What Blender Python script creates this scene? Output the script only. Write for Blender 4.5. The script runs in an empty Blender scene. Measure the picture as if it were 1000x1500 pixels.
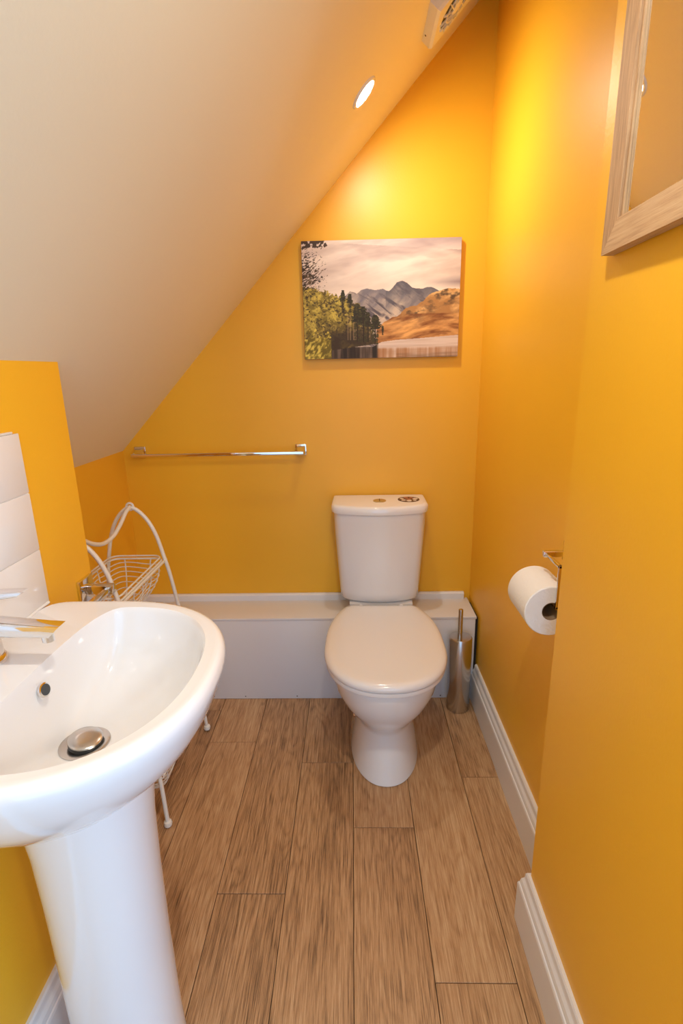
import bpy, bmesh, math, random
import numpy as np
from mathutils import Vector, Matrix

# ------------------------------------------------------------------ camera
scn = bpy.context.scene
COL = scn.collection
R3 = ((0.999611704794308, 0.019783629215347983, -0.01962263115096315),
      (-0.013706530427283599, -0.2640188941113078, -0.9644201131124795),
      (-0.024260475301672645, 0.9643145915972191, -0.26364521192471))   # rows: right, down, forward
cam_d = bpy.data.cameras.new('camera')
cam = bpy.data.objects.new('camera', cam_d)
COL.objects.link(cam)
cam_d.sensor_fit = 'VERTICAL'
cam_d.sensor_height = 36.0
cam_d.lens = 753.04 * 36.0 / 1500.0
cam_d.clip_start = 0.02
M = Matrix(((R3[0][0], -R3[1][0], -R3[2][0], 0.0),
            (R3[0][1], -R3[1][1], -R3[2][1], 0.0),
            (R3[0][2], -R3[1][2], -R3[2][2], 1.25),
            (0, 0, 0, 1)))
cam.matrix_world = M
scn.camera = cam

# ------------------------------------------------------------------ world, daylight, exposure
w = bpy.data.worlds.new('hall_daylight')
scn.world = w
w.use_nodes = True
bg = w.node_tree.nodes['Background']
bg.inputs[0].default_value = (0.42, 0.66, 1.0, 1)
bg.inputs[1].default_value = 1.9

def area(name, loc, target, sx, sy, power, color):
    d = bpy.data.lights.new(name, 'AREA')
    d.shape = 'RECTANGLE'; d.size = sx; d.size_y = sy
    d.energy = power; d.color = color
    o = bpy.data.objects.new(name, d); COL.objects.link(o)
    o.location = loc
    o.rotation_euler = (Vector(target) - Vector(loc)).to_track_quat('-Z', 'Y').to_euler()
    return o
area('hall_fill_light', (1.14, -0.98, 1.85), (-0.35, 1.0, 1.3), 0.13, 0.22, 7.0, (1.0, 0.95, 0.88))  # unseen area light, added to brighten the slope and basin wall

scn.view_settings.view_transform = 'Standard'
scn.view_settings.look = 'None'
scn.view_settings.gamma = 1.0
scn.view_settings.use_curve_mapping = False
scn.view_settings.exposure = 0.40
LAMP_FAR, LAMP_NEAR = 3.2, 4.0

# ------------------------------------------------------------------ materials
def srgb(r, g, b):
    f = lambda c: (c / 255.0) / 12.92 if c / 255.0 <= 0.04045 else ((c / 255.0 + 0.055) / 1.055) ** 2.4
    return (f(r), f(g), f(b))

def mat(name, col, rough=0.5, metal=0.0, spec=0.5, coat=0.0, var=0.0, bump=0.0, bscale=60.0, vscale=4.0):
    m = bpy.data.materials.new(name); m.use_nodes = True
    nt = m.node_tree; b = nt.nodes['Principled BSDF']
    b.inputs['Base Color'].default_value = (*col, 1)
    b.inputs['Roughness'].default_value = rough
    b.inputs['Metallic'].default_value = metal
    b.inputs['Specular IOR Level'].default_value = spec
    b.inputs['Coat Weight'].default_value = coat
    b.inputs['Coat Roughness'].default_value = 0.05
    tc = nt.nodes.new('ShaderNodeTexCoord')
    if var > 0:
        n = nt.nodes.new('ShaderNodeTexNoise'); n.inputs['Scale'].default_value = vscale
        n.inputs['Detail'].default_value = 6
        nt.links.new(tc.outputs['Object'], n.inputs['Vector'])
        mx = nt.nodes.new('ShaderNodeMix'); mx.data_type = 'RGBA'
        nt.links.new(n.outputs['Fac'], mx.inputs['Factor'])
        mx.inputs[6].default_value = (*[c * (1 - var) for c in col], 1)
        mx.inputs[7].default_value = (*[min(1, c * (1 + var)) for c in col], 1)
        nt.links.new(mx.outputs[2], b.inputs['Base Color'])
    if bump > 0:
        n2 = nt.nodes.new('ShaderNodeTexNoise'); n2.inputs['Scale'].default_value = bscale
        n2.inputs['Detail'].default_value = 5
        nt.links.new(tc.outputs['Object'], n2.inputs['Vector'])
        bp = nt.nodes.new('ShaderNodeBump'); bp.inputs['Strength'].default_value = bump
        bp.inputs['Distance'].default_value = 0.002
        nt.links.new(n2.outputs['Fac'], bp.inputs['Height'])
        nt.links.new(bp.outputs['Normal'], b.inputs['Normal'])
    return m

YELLOW = mat('yellow_wall_paint', (0.88, 0.460, 0.022), 0.42, var=0.03, bump=0.12, bscale=180)
CREAM = mat('cream_ceiling_paint', (0.85, 0.77, 0.58), 0.6, var=0.02, bump=0.08, bscale=150)
WHITE_GLOSS = mat('white_gloss_paint', (0.80, 0.79, 0.80), 0.25, var=0.02, bump=0.05, bscale=90)
BOX_WHITE = mat('white_boxing_paint', (0.78, 0.76, 0.76), 0.4, var=0.03, bump=0.15, bscale=40)
CERAMIC = mat('white_ceramic', (0.84, 0.83, 0.83), 0.07, coat=0.4)
SEAT_PLASTIC = mat('white_seat_plastic', (0.84, 0.82, 0.81), 0.16, coat=0.2)
TILE = mat('white_tile_glaze', (0.83, 0.81, 0.79), 0.1, coat=0.3, bump=0.03, bscale=12)
GROUT = mat('grout', (0.66, 0.64, 0.60), 0.8, bump=0.1)
SEALANT = mat('white_sealant', (0.82, 0.81, 0.79), 0.35)
CHROME = mat('chrome', (0.78, 0.77, 0.76), 0.06, metal=1.0)
STEEL = mat('brushed_steel', (0.60, 0.58, 0.56), 0.24, metal=1.0, bump=0.03, bscale=300)
BRASS = mat('brass_button', (0.55, 0.42, 0.18), 0.3, metal=0.6)
RUBBER = mat('black_rubber', (0.015, 0.018, 0.022), 0.45)
DARKHOLE = mat('dark_overflow', (0.04, 0.045, 0.05), 0.3)
WIRE = mat('cream_wire_enamel', (0.80, 0.77, 0.70), 0.3, coat=0.2)
PAPER = mat('toilet_paper', (0.84, 0.83, 0.82), 0.9, bump=0.5, bscale=220)
CARD = mat('cardboard_core', (0.30, 0.21, 0.13), 0.85, var=0.15, vscale=60)
MIRROR = mat('mirror_glass', (0.86, 0.88, 0.86), 0.01, metal=1.0)
FANWHITE = mat('fan_plastic', (0.80, 0.79, 0.76), 0.35)
FANDARK = mat('fan_opening', (0.05, 0.045, 0.035), 0.7)
SUB = mat('dark_subfloor', (0.07, 0.045, 0.025), 0.9, var=0.2)
CANVAS = mat('canvas_side', (0.30, 0.24, 0.20), 0.8, var=0.3, vscale=30)
STICKDARK = mat('sticker_brown', (0.07, 0.025, 0.015), 0.4, var=0.3, vscale=90)
STICKWHITE = mat('sticker_white', (0.75, 0.66, 0.58), 0.4)
STICKRED = mat('sticker_red', (0.42, 0.14, 0.09), 0.4, var=0.4, vscale=200)
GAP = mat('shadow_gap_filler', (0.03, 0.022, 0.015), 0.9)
SCREW = mat('screw_head', (0.12, 0.10, 0.09), 0.5, metal=0.5)

def emit(name, col, s):
    m = bpy.data.materials.new(name); m.use_nodes = True
    b = m.node_tree.nodes['Principled BSDF']
    b.inputs['Base Color'].default_value = (0.8, 0.8, 0.8, 1)
    b.inputs['Emission Color'].default_value = (*col, 1)
    b.inputs['Emission Strength'].default_value = s
    return m
LENS = emit('lit_lamp_lens', (1.0, 0.93, 0.82), 14.0)

def wood(name, along, dark, mid, light, scale=1.0, rough=0.45):
    """oak: stretched noise grain along an axis, cathedral rings and knots"""
    m = bpy.data.materials.new(name); m.use_nodes = True
    nt = m.node_tree; b = nt.nodes['Principled BSDF']; L = nt.links.new
    tc = nt.nodes.new('ShaderNodeTexCoord')
    oi = nt.nodes.new('ShaderNodeObjectInfo')
    off = nt.nodes.new('ShaderNodeVectorMath'); off.operation = 'SCALE'
    off.inputs[0].default_value = (13.7, 29.3, 7.1); L(oi.outputs['Random'], off.inputs['Scale'])
    add = nt.nodes.new('ShaderNodeVectorMath'); add.operation = 'ADD'
    L(tc.outputs['Object'], add.inputs[0]); L(off.outputs[0], add.inputs[1])
    def mapping(s):
        mp = nt.nodes.new('ShaderNodeMapping'); mp.inputs['Scale'].default_value = s
        L(add.outputs[0], mp.inputs['Vector']); return mp
    def ax(a, c):
        v = [c, c, c]; v[along] = a; return tuple(x * scale for x in v)
    # distortion for rings
    nz = nt.nodes.new('ShaderNodeTexNoise'); nz.inputs['Scale'].default_value = 1.0; nz.inputs['Detail'].default_value = 3
    L(mapping(ax(1.1, 8.0)).outputs[0], nz.inputs['Vector'])
    # knot field
    vk = nt.nodes.new('ShaderNodeTexVoronoi'); vk.inputs['Scale'].default_value = 1.0
    L(mapping(ax(4.2, 7.5)).outputs[0], vk.inputs['Vector'])
    # rings = frac(noise*k + 1/knot)
    kn = nt.nodes.new('ShaderNodeMath'); kn.operation = 'MULTIPLY_ADD'
    L(nz.outputs['Fac'], kn.inputs[0]); kn.inputs[1].default_value = 34.0; kn.inputs[2].default_value = 0.0
    k2 = nt.nodes.new('ShaderNodeMath'); k2.operation = 'MULTIPLY_ADD'
    L(vk.outputs['Distance'], k2.inputs[0]); k2.inputs[1].default_value = 6.0; L(kn.outputs[0], k2.inputs[2])
    sn = nt.nodes.new('ShaderNodeMath'); sn.operation = 'SINE'
    k3 = nt.nodes.new('ShaderNodeMath'); k3.operation = 'MULTIPLY'; k3.inputs[1].default_value = 3.2
    L(k2.outputs[0], k3.inputs[0]); L(k3.outputs[0], sn.inputs[0])
    rg = nt.nodes.new('ShaderNodeMapRange'); L(sn.outputs[0], rg.inputs['Value'])
    rg.inputs['From Min'].default_value = -1; rg.inputs['From Max'].default_value = 1
    rp_ = nt.nodes.new('ShaderNodeMath'); rp_.operation = 'POWER'; L(rg.outputs[0], rp_.inputs[0]); rp_.inputs[1].default_value = 2.5
    # fine grain
    fg = nt.nodes.new('ShaderNodeTexNoise'); fg.inputs['Scale'].default_value = 1.0
    fg.inputs['Detail'].default_value = 7; fg.inputs['Roughness'].default_value = 0.7
    L(mapping(ax(11.0, 400.0)).outputs[0], fg.inputs['Vector'])
    # broad tone
    bt = nt.nodes.new('ShaderNodeTexNoise'); bt.inputs['Scale'].default_value = 1.0; bt.inputs['Detail'].default_value = 4
    L(mapping(ax(1.3, 13.0)).outputs[0], bt.inputs['Vector'])
    s1 = nt.nodes.new('ShaderNodeMath'); s1.operation = 'MULTIPLY_ADD'
    L(fg.outputs['Fac'], s1.inputs[0]); s1.inputs[1].default_value = 1.6
    s2 = nt.nodes.new('ShaderNodeMath'); s2.operation = 'MULTIPLY_ADD'
    L(bt.outputs['Fac'], s2.inputs[0]); s2.inputs[1].default_value = 0.5
    s3 = nt.nodes.new('ShaderNodeMath'); s3.operation = 'MULTIPLY_ADD'
    L(rp_.outputs[0], s3.inputs[0]); s3.inputs[1].default_value = -0.10; s3.inputs[2].default_value = -0.57
    L(s3.outputs[0], s2.inputs[2]); L(s2.outputs[0], s1.inputs[2])
    tone = nt.nodes.new('ShaderNodeMath'); tone.operation = 'MULTIPLY_ADD'
    L(oi.outputs['Random'], tone.inputs[0]); tone.inputs[1].default_value = 0.22; tone.inputs[2].default_value = -0.11
    s4 = nt.nodes.new('ShaderNodeMath'); s4.operation = 'ADD'
    L(s1.outputs[0], s4.inputs[0]); L(tone.outputs[0], s4.inputs[1])
    cr = nt.nodes.new('ShaderNodeValToRGB')
    e = cr.color_ramp.elements
    e[0].position = 0.05; e[0].color = (*dark, 1)
    e[1].position = 0.90; e[1].color = (*light, 1)
    x = e.new(0.45); x.color = (*mid, 1)
    L(s4.outputs[0], cr.inputs['Fac'])
    # knots: dark spots where the voronoi distance is tiny
    kr = nt.nodes.new('ShaderNodeMapRange'); L(vk.outputs['Distance'], kr.inputs['Value'])
    kr.inputs['From Min'].default_value = 0.02; kr.inputs['From Max'].default_value = 0.085
    mx = nt.nodes.new('ShaderNodeMix'); mx.data_type = 'RGBA'
    L(kr.outputs[0], mx.inputs['Factor'])
    mx.inputs[6].default_value = (*[c * 0.8 for c in dark], 1); L(cr.outputs['Color'], mx.inputs[7])
    L(mx.outputs[2], b.inputs['Base Color'])
    b.inputs['Roughness'].default_value = rough
    bp = nt.nodes.new('ShaderNodeBump'); bp.inputs['Strength'].default_value = 0.25; bp.inputs['Distance'].default_value = 0.001
    L(fg.outputs['Fac'], bp.inputs['Height']); L(bp.outputs['Normal'], b.inputs['Normal'])
    return m
OAK = wood('oak_plank', 1, srgb(92, 66, 44), srgb(182, 140, 98), srgb(218, 186, 146))
ASH_V = wood('pale_ash_frame_upright', 2, srgb(150, 116, 84), srgb(188, 152, 114), srgb(206, 174, 136), 1.0, 0.6)
ASH_H = wood('pale_ash_frame_rail', 1, srgb(150, 116, 84), srgb(188, 152, 114), srgb(206, 174, 136), 1.0, 0.6)

# ------------------------------------------------------------------ helpers
def world_origin(o):
    v = Vector((0, 0, 0))
    while o is not None:
        v += o.location; o = o.parent
    return v

def obj(name, verts, faces, m, parent=None, smooth=False, origin=None):
    """one mesh object; verts are given in room coordinates"""
    me = bpy.data.meshes.new(name)
    base = world_origin(parent) if parent else Vector((0, 0, 0))
    loc = Vector(origin) - base if origin is not None else Vector((0, 0, 0))
    sh = base + loc
    me.from_pydata([(v[0] - sh[0], v[1] - sh[1], v[2] - sh[2]) for v in verts], [], faces)
    bm = bmesh.new(); bm.from_mesh(me)
    bmesh.ops.recalc_face_normals(bm, faces=bm.faces)
    bm.to_mesh(me); bm.free()
    me.materials.append(m)
    if smooth:
        for p in me.polygons: p.use_smooth = True
        me.set_sharp_from_angle(angle=math.radians(40))
    o = bpy.data.objects.new(name, me); COL.objects.link(o)
    o.parent = parent; o.location = loc
    return o

def empty(name, loc, label=None, cat=None, group=None, rz=0.0):
    o = bpy.data.objects.new(name, None); COL.objects.link(o)
    o.empty_display_size = 0.05
    o.location = loc; o.rotation_euler = (0, 0, rz)
    if label: tag(o, label, cat, group)
    return o

def tag(o, label, cat, group=None):
    o['label'] = label; o['category'] = cat
    if group: o['group'] = group
    return o

def struct(o):
    o['kind'] = 'structure'; return o

def box_vf(a, b, bev=0.0, seg=2):
    bm = bmesh.new()
    bmesh.ops.create_cube(bm, size=1.0)
    for v in bm.verts:
        v.co = Vector([a[i] + (b[i] - a[i]) * (v.co[i] + 0.5) for i in range(3)])
    if bev > 0:
        bmesh.ops.bevel(bm, geom=list(bm.edges), offset=bev, segments=seg, profile=0.5, affect='EDGES')
    bm.verts.index_update()
    vs = [tuple(v.co) for v in bm.verts]; fs = [[v.index for v in f.verts] for f in bm.faces]
    bm.free()
    return vs, fs

def box(name, a, b, m, parent=None, bev=0.0, seg=2, smooth=None):
    a, b = [min(p, q) for p, q in zip(a, b)], [max(p, q) for p, q in zip(a, b)]
    vs, fs = box_vf(a, b, bev, seg)
    c = [(p + q) / 2 for p, q in zip(a, b)]
    return obj(name, vs, fs, m, parent, smooth if smooth is not None else bev > 0, origin=c)

def join(*parts):
    V, F = [], []
    for vs, fs in parts:
        n = len(V); V += list(vs); F += [[i + n for i in f] for f in fs]
    return V, F

def loft(rings, cap0=True, cap1=True, closed=True):
    n = len(rings[0]); V = [p for r in rings for p in r]; F = []
    for i in range(len(rings) - 1):
        for j in range(n if closed else n - 1):
            k = (j + 1) % n
            F.append([i * n + j, i * n + k, (i + 1) * n + k, (i + 1) * n + j])
    if cap0: F.append(list(range(n))[::-1])
    if cap1: F.append([(len(rings) - 1) * n + j for j in range(n)])
    return V, F

def lathe(profile, c, axis=2, n=32, cap0=True, cap1=True):
    """profile: (radius, height) pairs, about an axis through c"""
    rings = []
    for r, h in profile:
        ring = []
        for j in range(n):
            a = 2 * math.pi * j / n
            p = [0, 0, 0]; o = [(axis + 1) % 3, (axis + 2) % 3]
            p[axis] = h; p[o[0]] = r * math.cos(a); p[o[1]] = r * math.sin(a)
            ring.append((c[0] + p[0], c[1] + p[1], c[2] + p[2]))
        rings.append(ring)
    return loft(rings, cap0, cap1)

def tube(pts, r, n=8, closed=False):
    P = [Vector(p) for p in pts]; m = len(P); rings = []
    up = None
    for i in range(m):
        if closed: t = (P[(i + 1) % m] - P[i - 1])
        else: t = P[min(i + 1, m - 1)] - P[max(i - 1, 0)]
        t.normalize()
        if up is None:
            up = Vector((0, 0, 1)) if abs(t.z) < 0.9 else Vector((1, 0, 0))
        u = up - t * up.dot(t)
        if u.length < 1e-5: u = t.orthogonal()
        u.normalize(); v = t.cross(u); up = u
        rings.append([tuple(P[i] + u * (r * math.cos(2 * math.pi * k / n)) + v * (r * math.sin(2 * math.pi * k / n))) for k in range(n)])
    if closed:
        V, F = loft(rings, False, False)
        b = (m - 1) * n
        for j in range(n):
            k = (j + 1) % n; F.append([b + j, b + k, k, j])
        return V, F
    return loft(rings)

def spline(ctrl, steps=8):
    """Catmull-Rom through control points"""
    P = [Vector(p) for p in ctrl]; P = [2 * P[0] - P[1]] + P + [2 * P[-1] - P[-2]]
    out = []
    for i in range(1, len(P) - 2):
        for s in range(steps):
            t = s / steps
            out.append(0.5 * ((2 * P[i]) + (P[i + 1] - P[i - 1]) * t + (2 * P[i - 1] - 5 * P[i] + 4 * P[i + 1] - P[i + 2]) * t * t
                              + (3 * P[i] - P[i - 1] - 3 * P[i + 1] + P[i + 2]) * t ** 3))
    out.append(P[-2])
    return [tuple(p) for p in out]

def prism(poly, lo, hi, axis):
    """polygon (2 coords = the two other axes in order) extruded along axis"""
    def mk(p, h):
        q = list(p); q.insert(axis, h); return tuple(q)
    return loft([[mk(p, lo) for p in poly], [mk(p, hi) for p in poly]])

# ------------------------------------------------------------------ the room (metres)
XL, XLN, XR, XRN = -0.880, -0.592, 0.466, 0.386      # alcove wall, basin wall, right wall, protruding right wall
YB, YS, YLN, YRN = 1.944, -0.90, 1.066, 0.906        # back wall, wall behind, ends of basin wall / protruding wall
SA, SB = 1.909, 1.063                                # sloping ceiling z = SA + SB x
YDOOR = 0.36
zs = lambda x: SA + SB * x
T = 0.1
FLOOR_BASE = struct(box('floor', (XL - T, YS - 0.3, -0.06), (1.6, YB + T, -0.006), SUB))

# back wall, cut along the slope
poly = [(XL - T, -0.06), (XR + T, -0.06), (XR + T, zs(XR + T)), (XL - T, zs(XL - T))]
v, f = prism(poly, YB, YB + T, 1); struct(obj('wall_back', v, f, YELLOW, origin=(0, YB, 0)))
# low alcove wall under the eaves
struct(box('wall_left_alcove', (XL - T, YLN - 0.05, -0.06), (XL, YB, zs(XL) + 0.02), YELLOW))
# thick basin wall
poly = [(XL - T, -0.06), (XLN, -0.06), (XLN, zs(XLN)), (XL - T, zs(XL - T))]
v, f = prism(poly, YS, YLN, 1); wall_left = struct(obj('wall_left', v, f, YELLOW, origin=(XLN, 0, 0)))
# right walls
struct(box('wall_right', (XR, YRN - 0.01, -0.06), (XR + T, YB, zs(XR) + 0.08), YELLOW))
v, f = join(box_vf((XRN, YDOOR, -0.06), (XR + T, YRN, zs(XRN) + 0.12)),
            box_vf((XRN, YS, 2.02), (XR + T, YDOOR, zs(XRN) + 0.12)))
struct(obj('wall_right_near', v, f, YELLOW, origin=(XRN, 0, 0)))
# wall behind the camera
poly = [(XL - T, -0.06), (XR + T, -0.06), (XR + T, zs(XR + T)), (XL - T, zs(XL - T))]
v, f = join(prism([(XL - T, -0.06), (-0.45, -0.06), (-0.45, zs(-0.45)), (XL - T, zs(XL - T))], YS - T, YS, 1),
            prism([(-0.45, min(2.02, zs(-0.45))), (-0.45, zs(-0.45)), (XR + T, zs(XR + T)), (XR + T, 2.02), (0.104, 2.02)], YS - T, YS, 1))
struct(obj('wall_behind', v, f, YELLOW, origin=(0, YS, 0)))
# sloping ceiling: a slab with a slope-normal thickness
nl = math.hypot(1, SB); NX, NZ = SB / nl, -1 / nl     # points into the room (down, right)
TX, TZ = 1 / nl, SB / nl                              # up the slope
xa, xb = XL - 0.01, XR + 0.12
poly = [(xa, zs(xa)), (xb, zs(xb)), (xb - 0.08 * NX, zs(xb) - 0.08 * NZ), (xa - 0.08 * NX, zs(xa) - 0.08 * NZ)]
v, f = prism(poly, YS - T, YB + 0.02, 1); struct(obj('ceiling', v, f, CREAM, origin=(0, 0, SA)))

# floor planks, each its own piece
cols = [(-0.861, [0.35, 1.25]), (-0.691, [0.55, 1.70]), (-0.521, [0.42, 1.523]), (-0.354, [-0.02, 0.979]),
        (-0.184, [0.32, 1.424]), (-0.014, [0.02, 1.1725]), (0.158, [-0.3, 0.789]), (0.330, [0.30, 1.360])]
xs = [c[0] for c in cols] + [0.50]
for ci, (x0, joints) in enumerate(cols):
    x1 = min(xs[ci + 1], XR + 0.02)
    ys = [YS - 0.1] + [j for j in joints if j > YS + 0.05] + [YB]
    for y0, y1 in zip(ys[:-1], ys[1:]):
        g = 0.0008
        box('plank', (x0 + g, y0 + g, -0.006), (x1 - g, y1 - g, 0.0), OAK, FLOOR_BASE, bev=0.0006, seg=1, smooth=False)

# skirting boards: moulded profile
def skirt_poly(t, h):
    return [(0, 0), (t, 0), (t, h * 0.70), (t * 0.93, h * 0.735), (t * 0.80, h * 0.745), (t * 0.80, h * 0.775), (t * 0.72, h * 0.83),
            (t * 0.50, h * 0.88), (t * 0.46, h * 0.905), (t * 0.42, h * 0.97), (t * 0.30, h), (0, h)]
SH, ST = 0.150, 0.021
v, f = prism([(XR - a, b) for a, b in skirt_poly(ST, SH)], YRN + ST, 1.769, 1)
v = [(p[0], p[1], p[2]) for p in v]
struct(obj('baseboard_right', v, f, WHITE_GLOSS, origin=(XR, 1.3, 0)))
# protruding wall: skirting with a mitred return round its corner
pr = skirt_poly(ST, SH)
rings = [[(XRN - a, YDOOR, b) for a, b in pr], [(XRN - a, YRN + a, b) for a, b in pr], [(XR, YRN + a, b) for a, b in pr]]
v, f = loft(rings); struct(obj('baseboard_right_near', v, f, WHITE_GLOSS, origin=(XRN, 0.6, 0)))
# basin wall: along and round its end into the alcove
rings = [[(XLN + a, YS, b) for a, b in pr], [(XLN + a, YLN + a, b) for a, b in pr],
         [(XL + a, YLN + a, b) for a, b in pr], [(XL + a, 1.769, b) for a, b in pr]]
v, f = loft(rings); struct(obj('baseboard_left', v, f, WHITE_GLOSS, origin=(XLN, 0.6, 0)))

# ------------------------------------------------------------------ splashback tiles on the basin wall
TT, TH = 1.157, 0.1075
box('grout_bed', (XLN - 0.001, 0.49, TT - 3 * TH + 0.001), (XLN + 0.0066, 0.890, TT - 0.001), GROUT, wall_left)
for r in range(3):
    for c in range(2):
        z1 = TT - r * TH; y1 = 0.892 - c * 0.201
        box('tile', (XLN, y1 - 0.1998, z1 - TH + 0.0012), (XLN + 0.008, y1, z1), TILE, wall_left, bev=0.0014, seg=2)
box('sealant_bead', (XLN, 0.46, TT), (XLN + 0.006, 0.880, TT + 0.004), SEALANT, wall_left, bev=0.0015)
v, f = tube([(XLN + 0.0085, 0.43, 0.837), (XLN + 0.0085, 0.888, 0.837)], 0.0030, 8)
obj('sealant_bead', v, f, SEALANT, wall_left, True)

# ------------------------------------------------------------------ pipe boxing along the back wall
YF, ZB, XBX = 1.770, 0.347, 0.452
pb = empty('pipe_boxing', (-0.2, YF, 0), 'low white painted boxed-in ledge running along the back wall behind the toilet', 'boxing')
box('front_panel', (XL + 0.001, YF, 0.001), (XBX, YF + 0.012, ZB - 0.006), BOX_WHITE, pb, bev=0.001)
box('top_panel', (XL + 0.001, YF - 0.001, ZB - 0.006), (XBX + 0.004, YB - 0.001, ZB + 0.004), BOX_WHITE, pb, bev=0.002)
box('end_gap_shade', (XBX, YF + 0.02, 0.001), (XR - 0.0005, YB - 0.02, ZB - 0.01), GAP, pb)  # near-black block standing in for the shade inside the open gap
v, f = prism([(YB - 0.001, ZB + 0.004), (YB - 0.016, ZB + 0.004), (YB - 0.016, ZB + 0.026), (YB - 0.010, ZB + 0.032), (YB - 0.001, ZB + 0.032)], XL + 0.001, XBX - 0.012, 0)
obj('wall_bead', v, f, WHITE_GLOSS, pb, origin=(0, YB, ZB))
sv, sf = lathe([(0.0024, -0.002), (0.0024, 0.0004), (0.0012, 0.0010)], (0, 0, 0), 1, 10)
for x in (-0.70, -0.566, -0.440, -0.235, 0.33):
    o = obj('screw', [(a + x, YF - 0.0006 - b, c + 0.012) for a, b, c in sv], sf, SCREW, pb, origin=(x, YF, 0.012))

# ------------------------------------------------------------------ downlights in the sloping ceiling
def slope_frame(x, y):
    """origin on the ceiling, u = up the slope, v = +y, n = into the room"""
    return Vector((x, y, zs(x))), Vector((TX, 0, TZ)), Vector((0, 1, 0)), Vector((NX, 0, NZ))

def disc_on(fr, prof, n=40, cap0=True, cap1=True):
    o, u, vv, nn = fr
    rings = [[tuple(o + u * (r * math.cos(2 * math.pi * k / n)) + vv * (r * math.sin(2 * math.pi * k / n)) + nn * h) for k in range(n)] for r, h in prof]
    return loft(rings, cap0, cap1)

def downlight(x, y, power, aim, label):
    fr = slope_frame(x, y)
    root = empty('recessed_downlight', fr[0], label, 'downlight')
    v, f = disc_on(fr, [(0.033, 0.0015), (0.0345, 0.0045), (0.040, 0.0045), (0.0430, 0.0005), (0.0430, -0.002)], cap0=False, cap1=False)
    obj('trim_ring', v, f, WHITE_GLOSS, root, True)
    v, f = disc_on(fr, [(0.034, 0.0010), (0.034, 0.0018)])
    obj('lens', v, f, LENS, root)
    d = bpy.data.lights.new('lamp', 'AREA'); d.shape = 'DISK'; d.size = 0.06
    d.energy = power; d.color = (1.0, 0.92, 0.80); d.spread = math.radians(165)
    lo = bpy.data.objects.new('lamp', d); COL.objects.link(lo); lo.parent = root
    lo.location = Vector(fr[3]) * 0.03 if aim[0] == 0 else Vector(fr[3]) * 0.006
    lo.rotation_euler = Vector(aim).to_track_quat('-Z', 'Y').to_euler()
    return root
downlight(0.041, 1.588, LAMP_FAR, (0.64, 0.20, -0.74), 'lit round recessed downlight in the sloping ceiling near the extractor fan')
downlight(0.041, 0.50, LAMP_NEAR, (0, 0, -1), 'lit round recessed downlight in the sloping ceiling above the basin')

# ------------------------------------------------------------------ extractor fan on the slope
fo, fu, fv, fn = slope_frame(0.260, 1.640)
fan = empty('extractor_fan', fo, 'white square extractor fan with round slotted grille on the sloping ceiling', 'extractor fan')
def slope_box(u0, u1, v0, v1, n0, n1, taper=0.0):
    r = []
    for n_, t_ in ((n0, 0), (n1, taper)):
        r.append([tuple(fo + fu * a + fv * b + fn * n_) for a, b in ((u0 + t_, v0 + t_), (u1 - t_, v0 + t_), (u1 - t_, v1 - t_), (u0 + t_, v1 - t_))])
    return loft(r)
h = 0.080
v, f = slope_box(-h, h, -h, h, 0.0, 0.026, 0.0); obj('housing', v, f, FANWHITE, fan)
v, f = slope_box(-h, h, -h, h, 0.026, 0.034, 0.004); cover = obj('front_cover', v, f, FANWHITE, fan)
v, f = disc_on((fo, fu, fv, fn), [(0.058, 0.0335), (0.058, 0.0345)], 40); obj('grille_opening', v, f, FANDARK, fan)
for k in range(14):
    a = 2 * math.pi * k / 14
    d0 = fu * math.cos(a) + fv * math.sin(a)
    d1 = fu * math.cos(a + 0.5) + fv * math.sin(a + 0.5)
    sd = (d1 - d0).cross(fn).normalized() * 0.0028
    p0, p1 = fo + d0 * 0.018, fo + d1 * 0.059
    v, f = loft([[tuple(p + fn * n_) for p in (p0 - sd, p1 - sd * 1.6, p1 + sd * 1.6, p0 + sd)] for n_ in (0.034, 0.038)])
    obj('grille_blade', v, f, FANWHITE, fan)
v, f = disc_on((fo, fu, fv, fn), [(0.020, 0.034), (0.020, 0.038), (0.016, 0.040)], 24); obj('grille_hub', v, f, FANWHITE, fan, True)
for rr in (0.040,):
    v, f = disc_on((fo, fu, fv, fn), [(rr - 0.002, 0.034), (rr - 0.002, 0.0375), (rr + 0.002, 0.0375), (rr + 0.002, 0.034)], 40, False, False)
    obj('grille_ring', v, f, FANWHITE, fan)
c = fo - fu * 0.0802 + fv * 0.045 + fn * 0.008
v, f = loft([[tuple(c + fv * (0.0026 * math.cos(t)) + fn * (0.0026 * math.sin(t)) - fu * q) for t in [2 * math.pi * i / 10 for i in range(10)]] for q in (-0.001, 0.0006)])
obj('screw', v, f, SCREW, fan)

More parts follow.
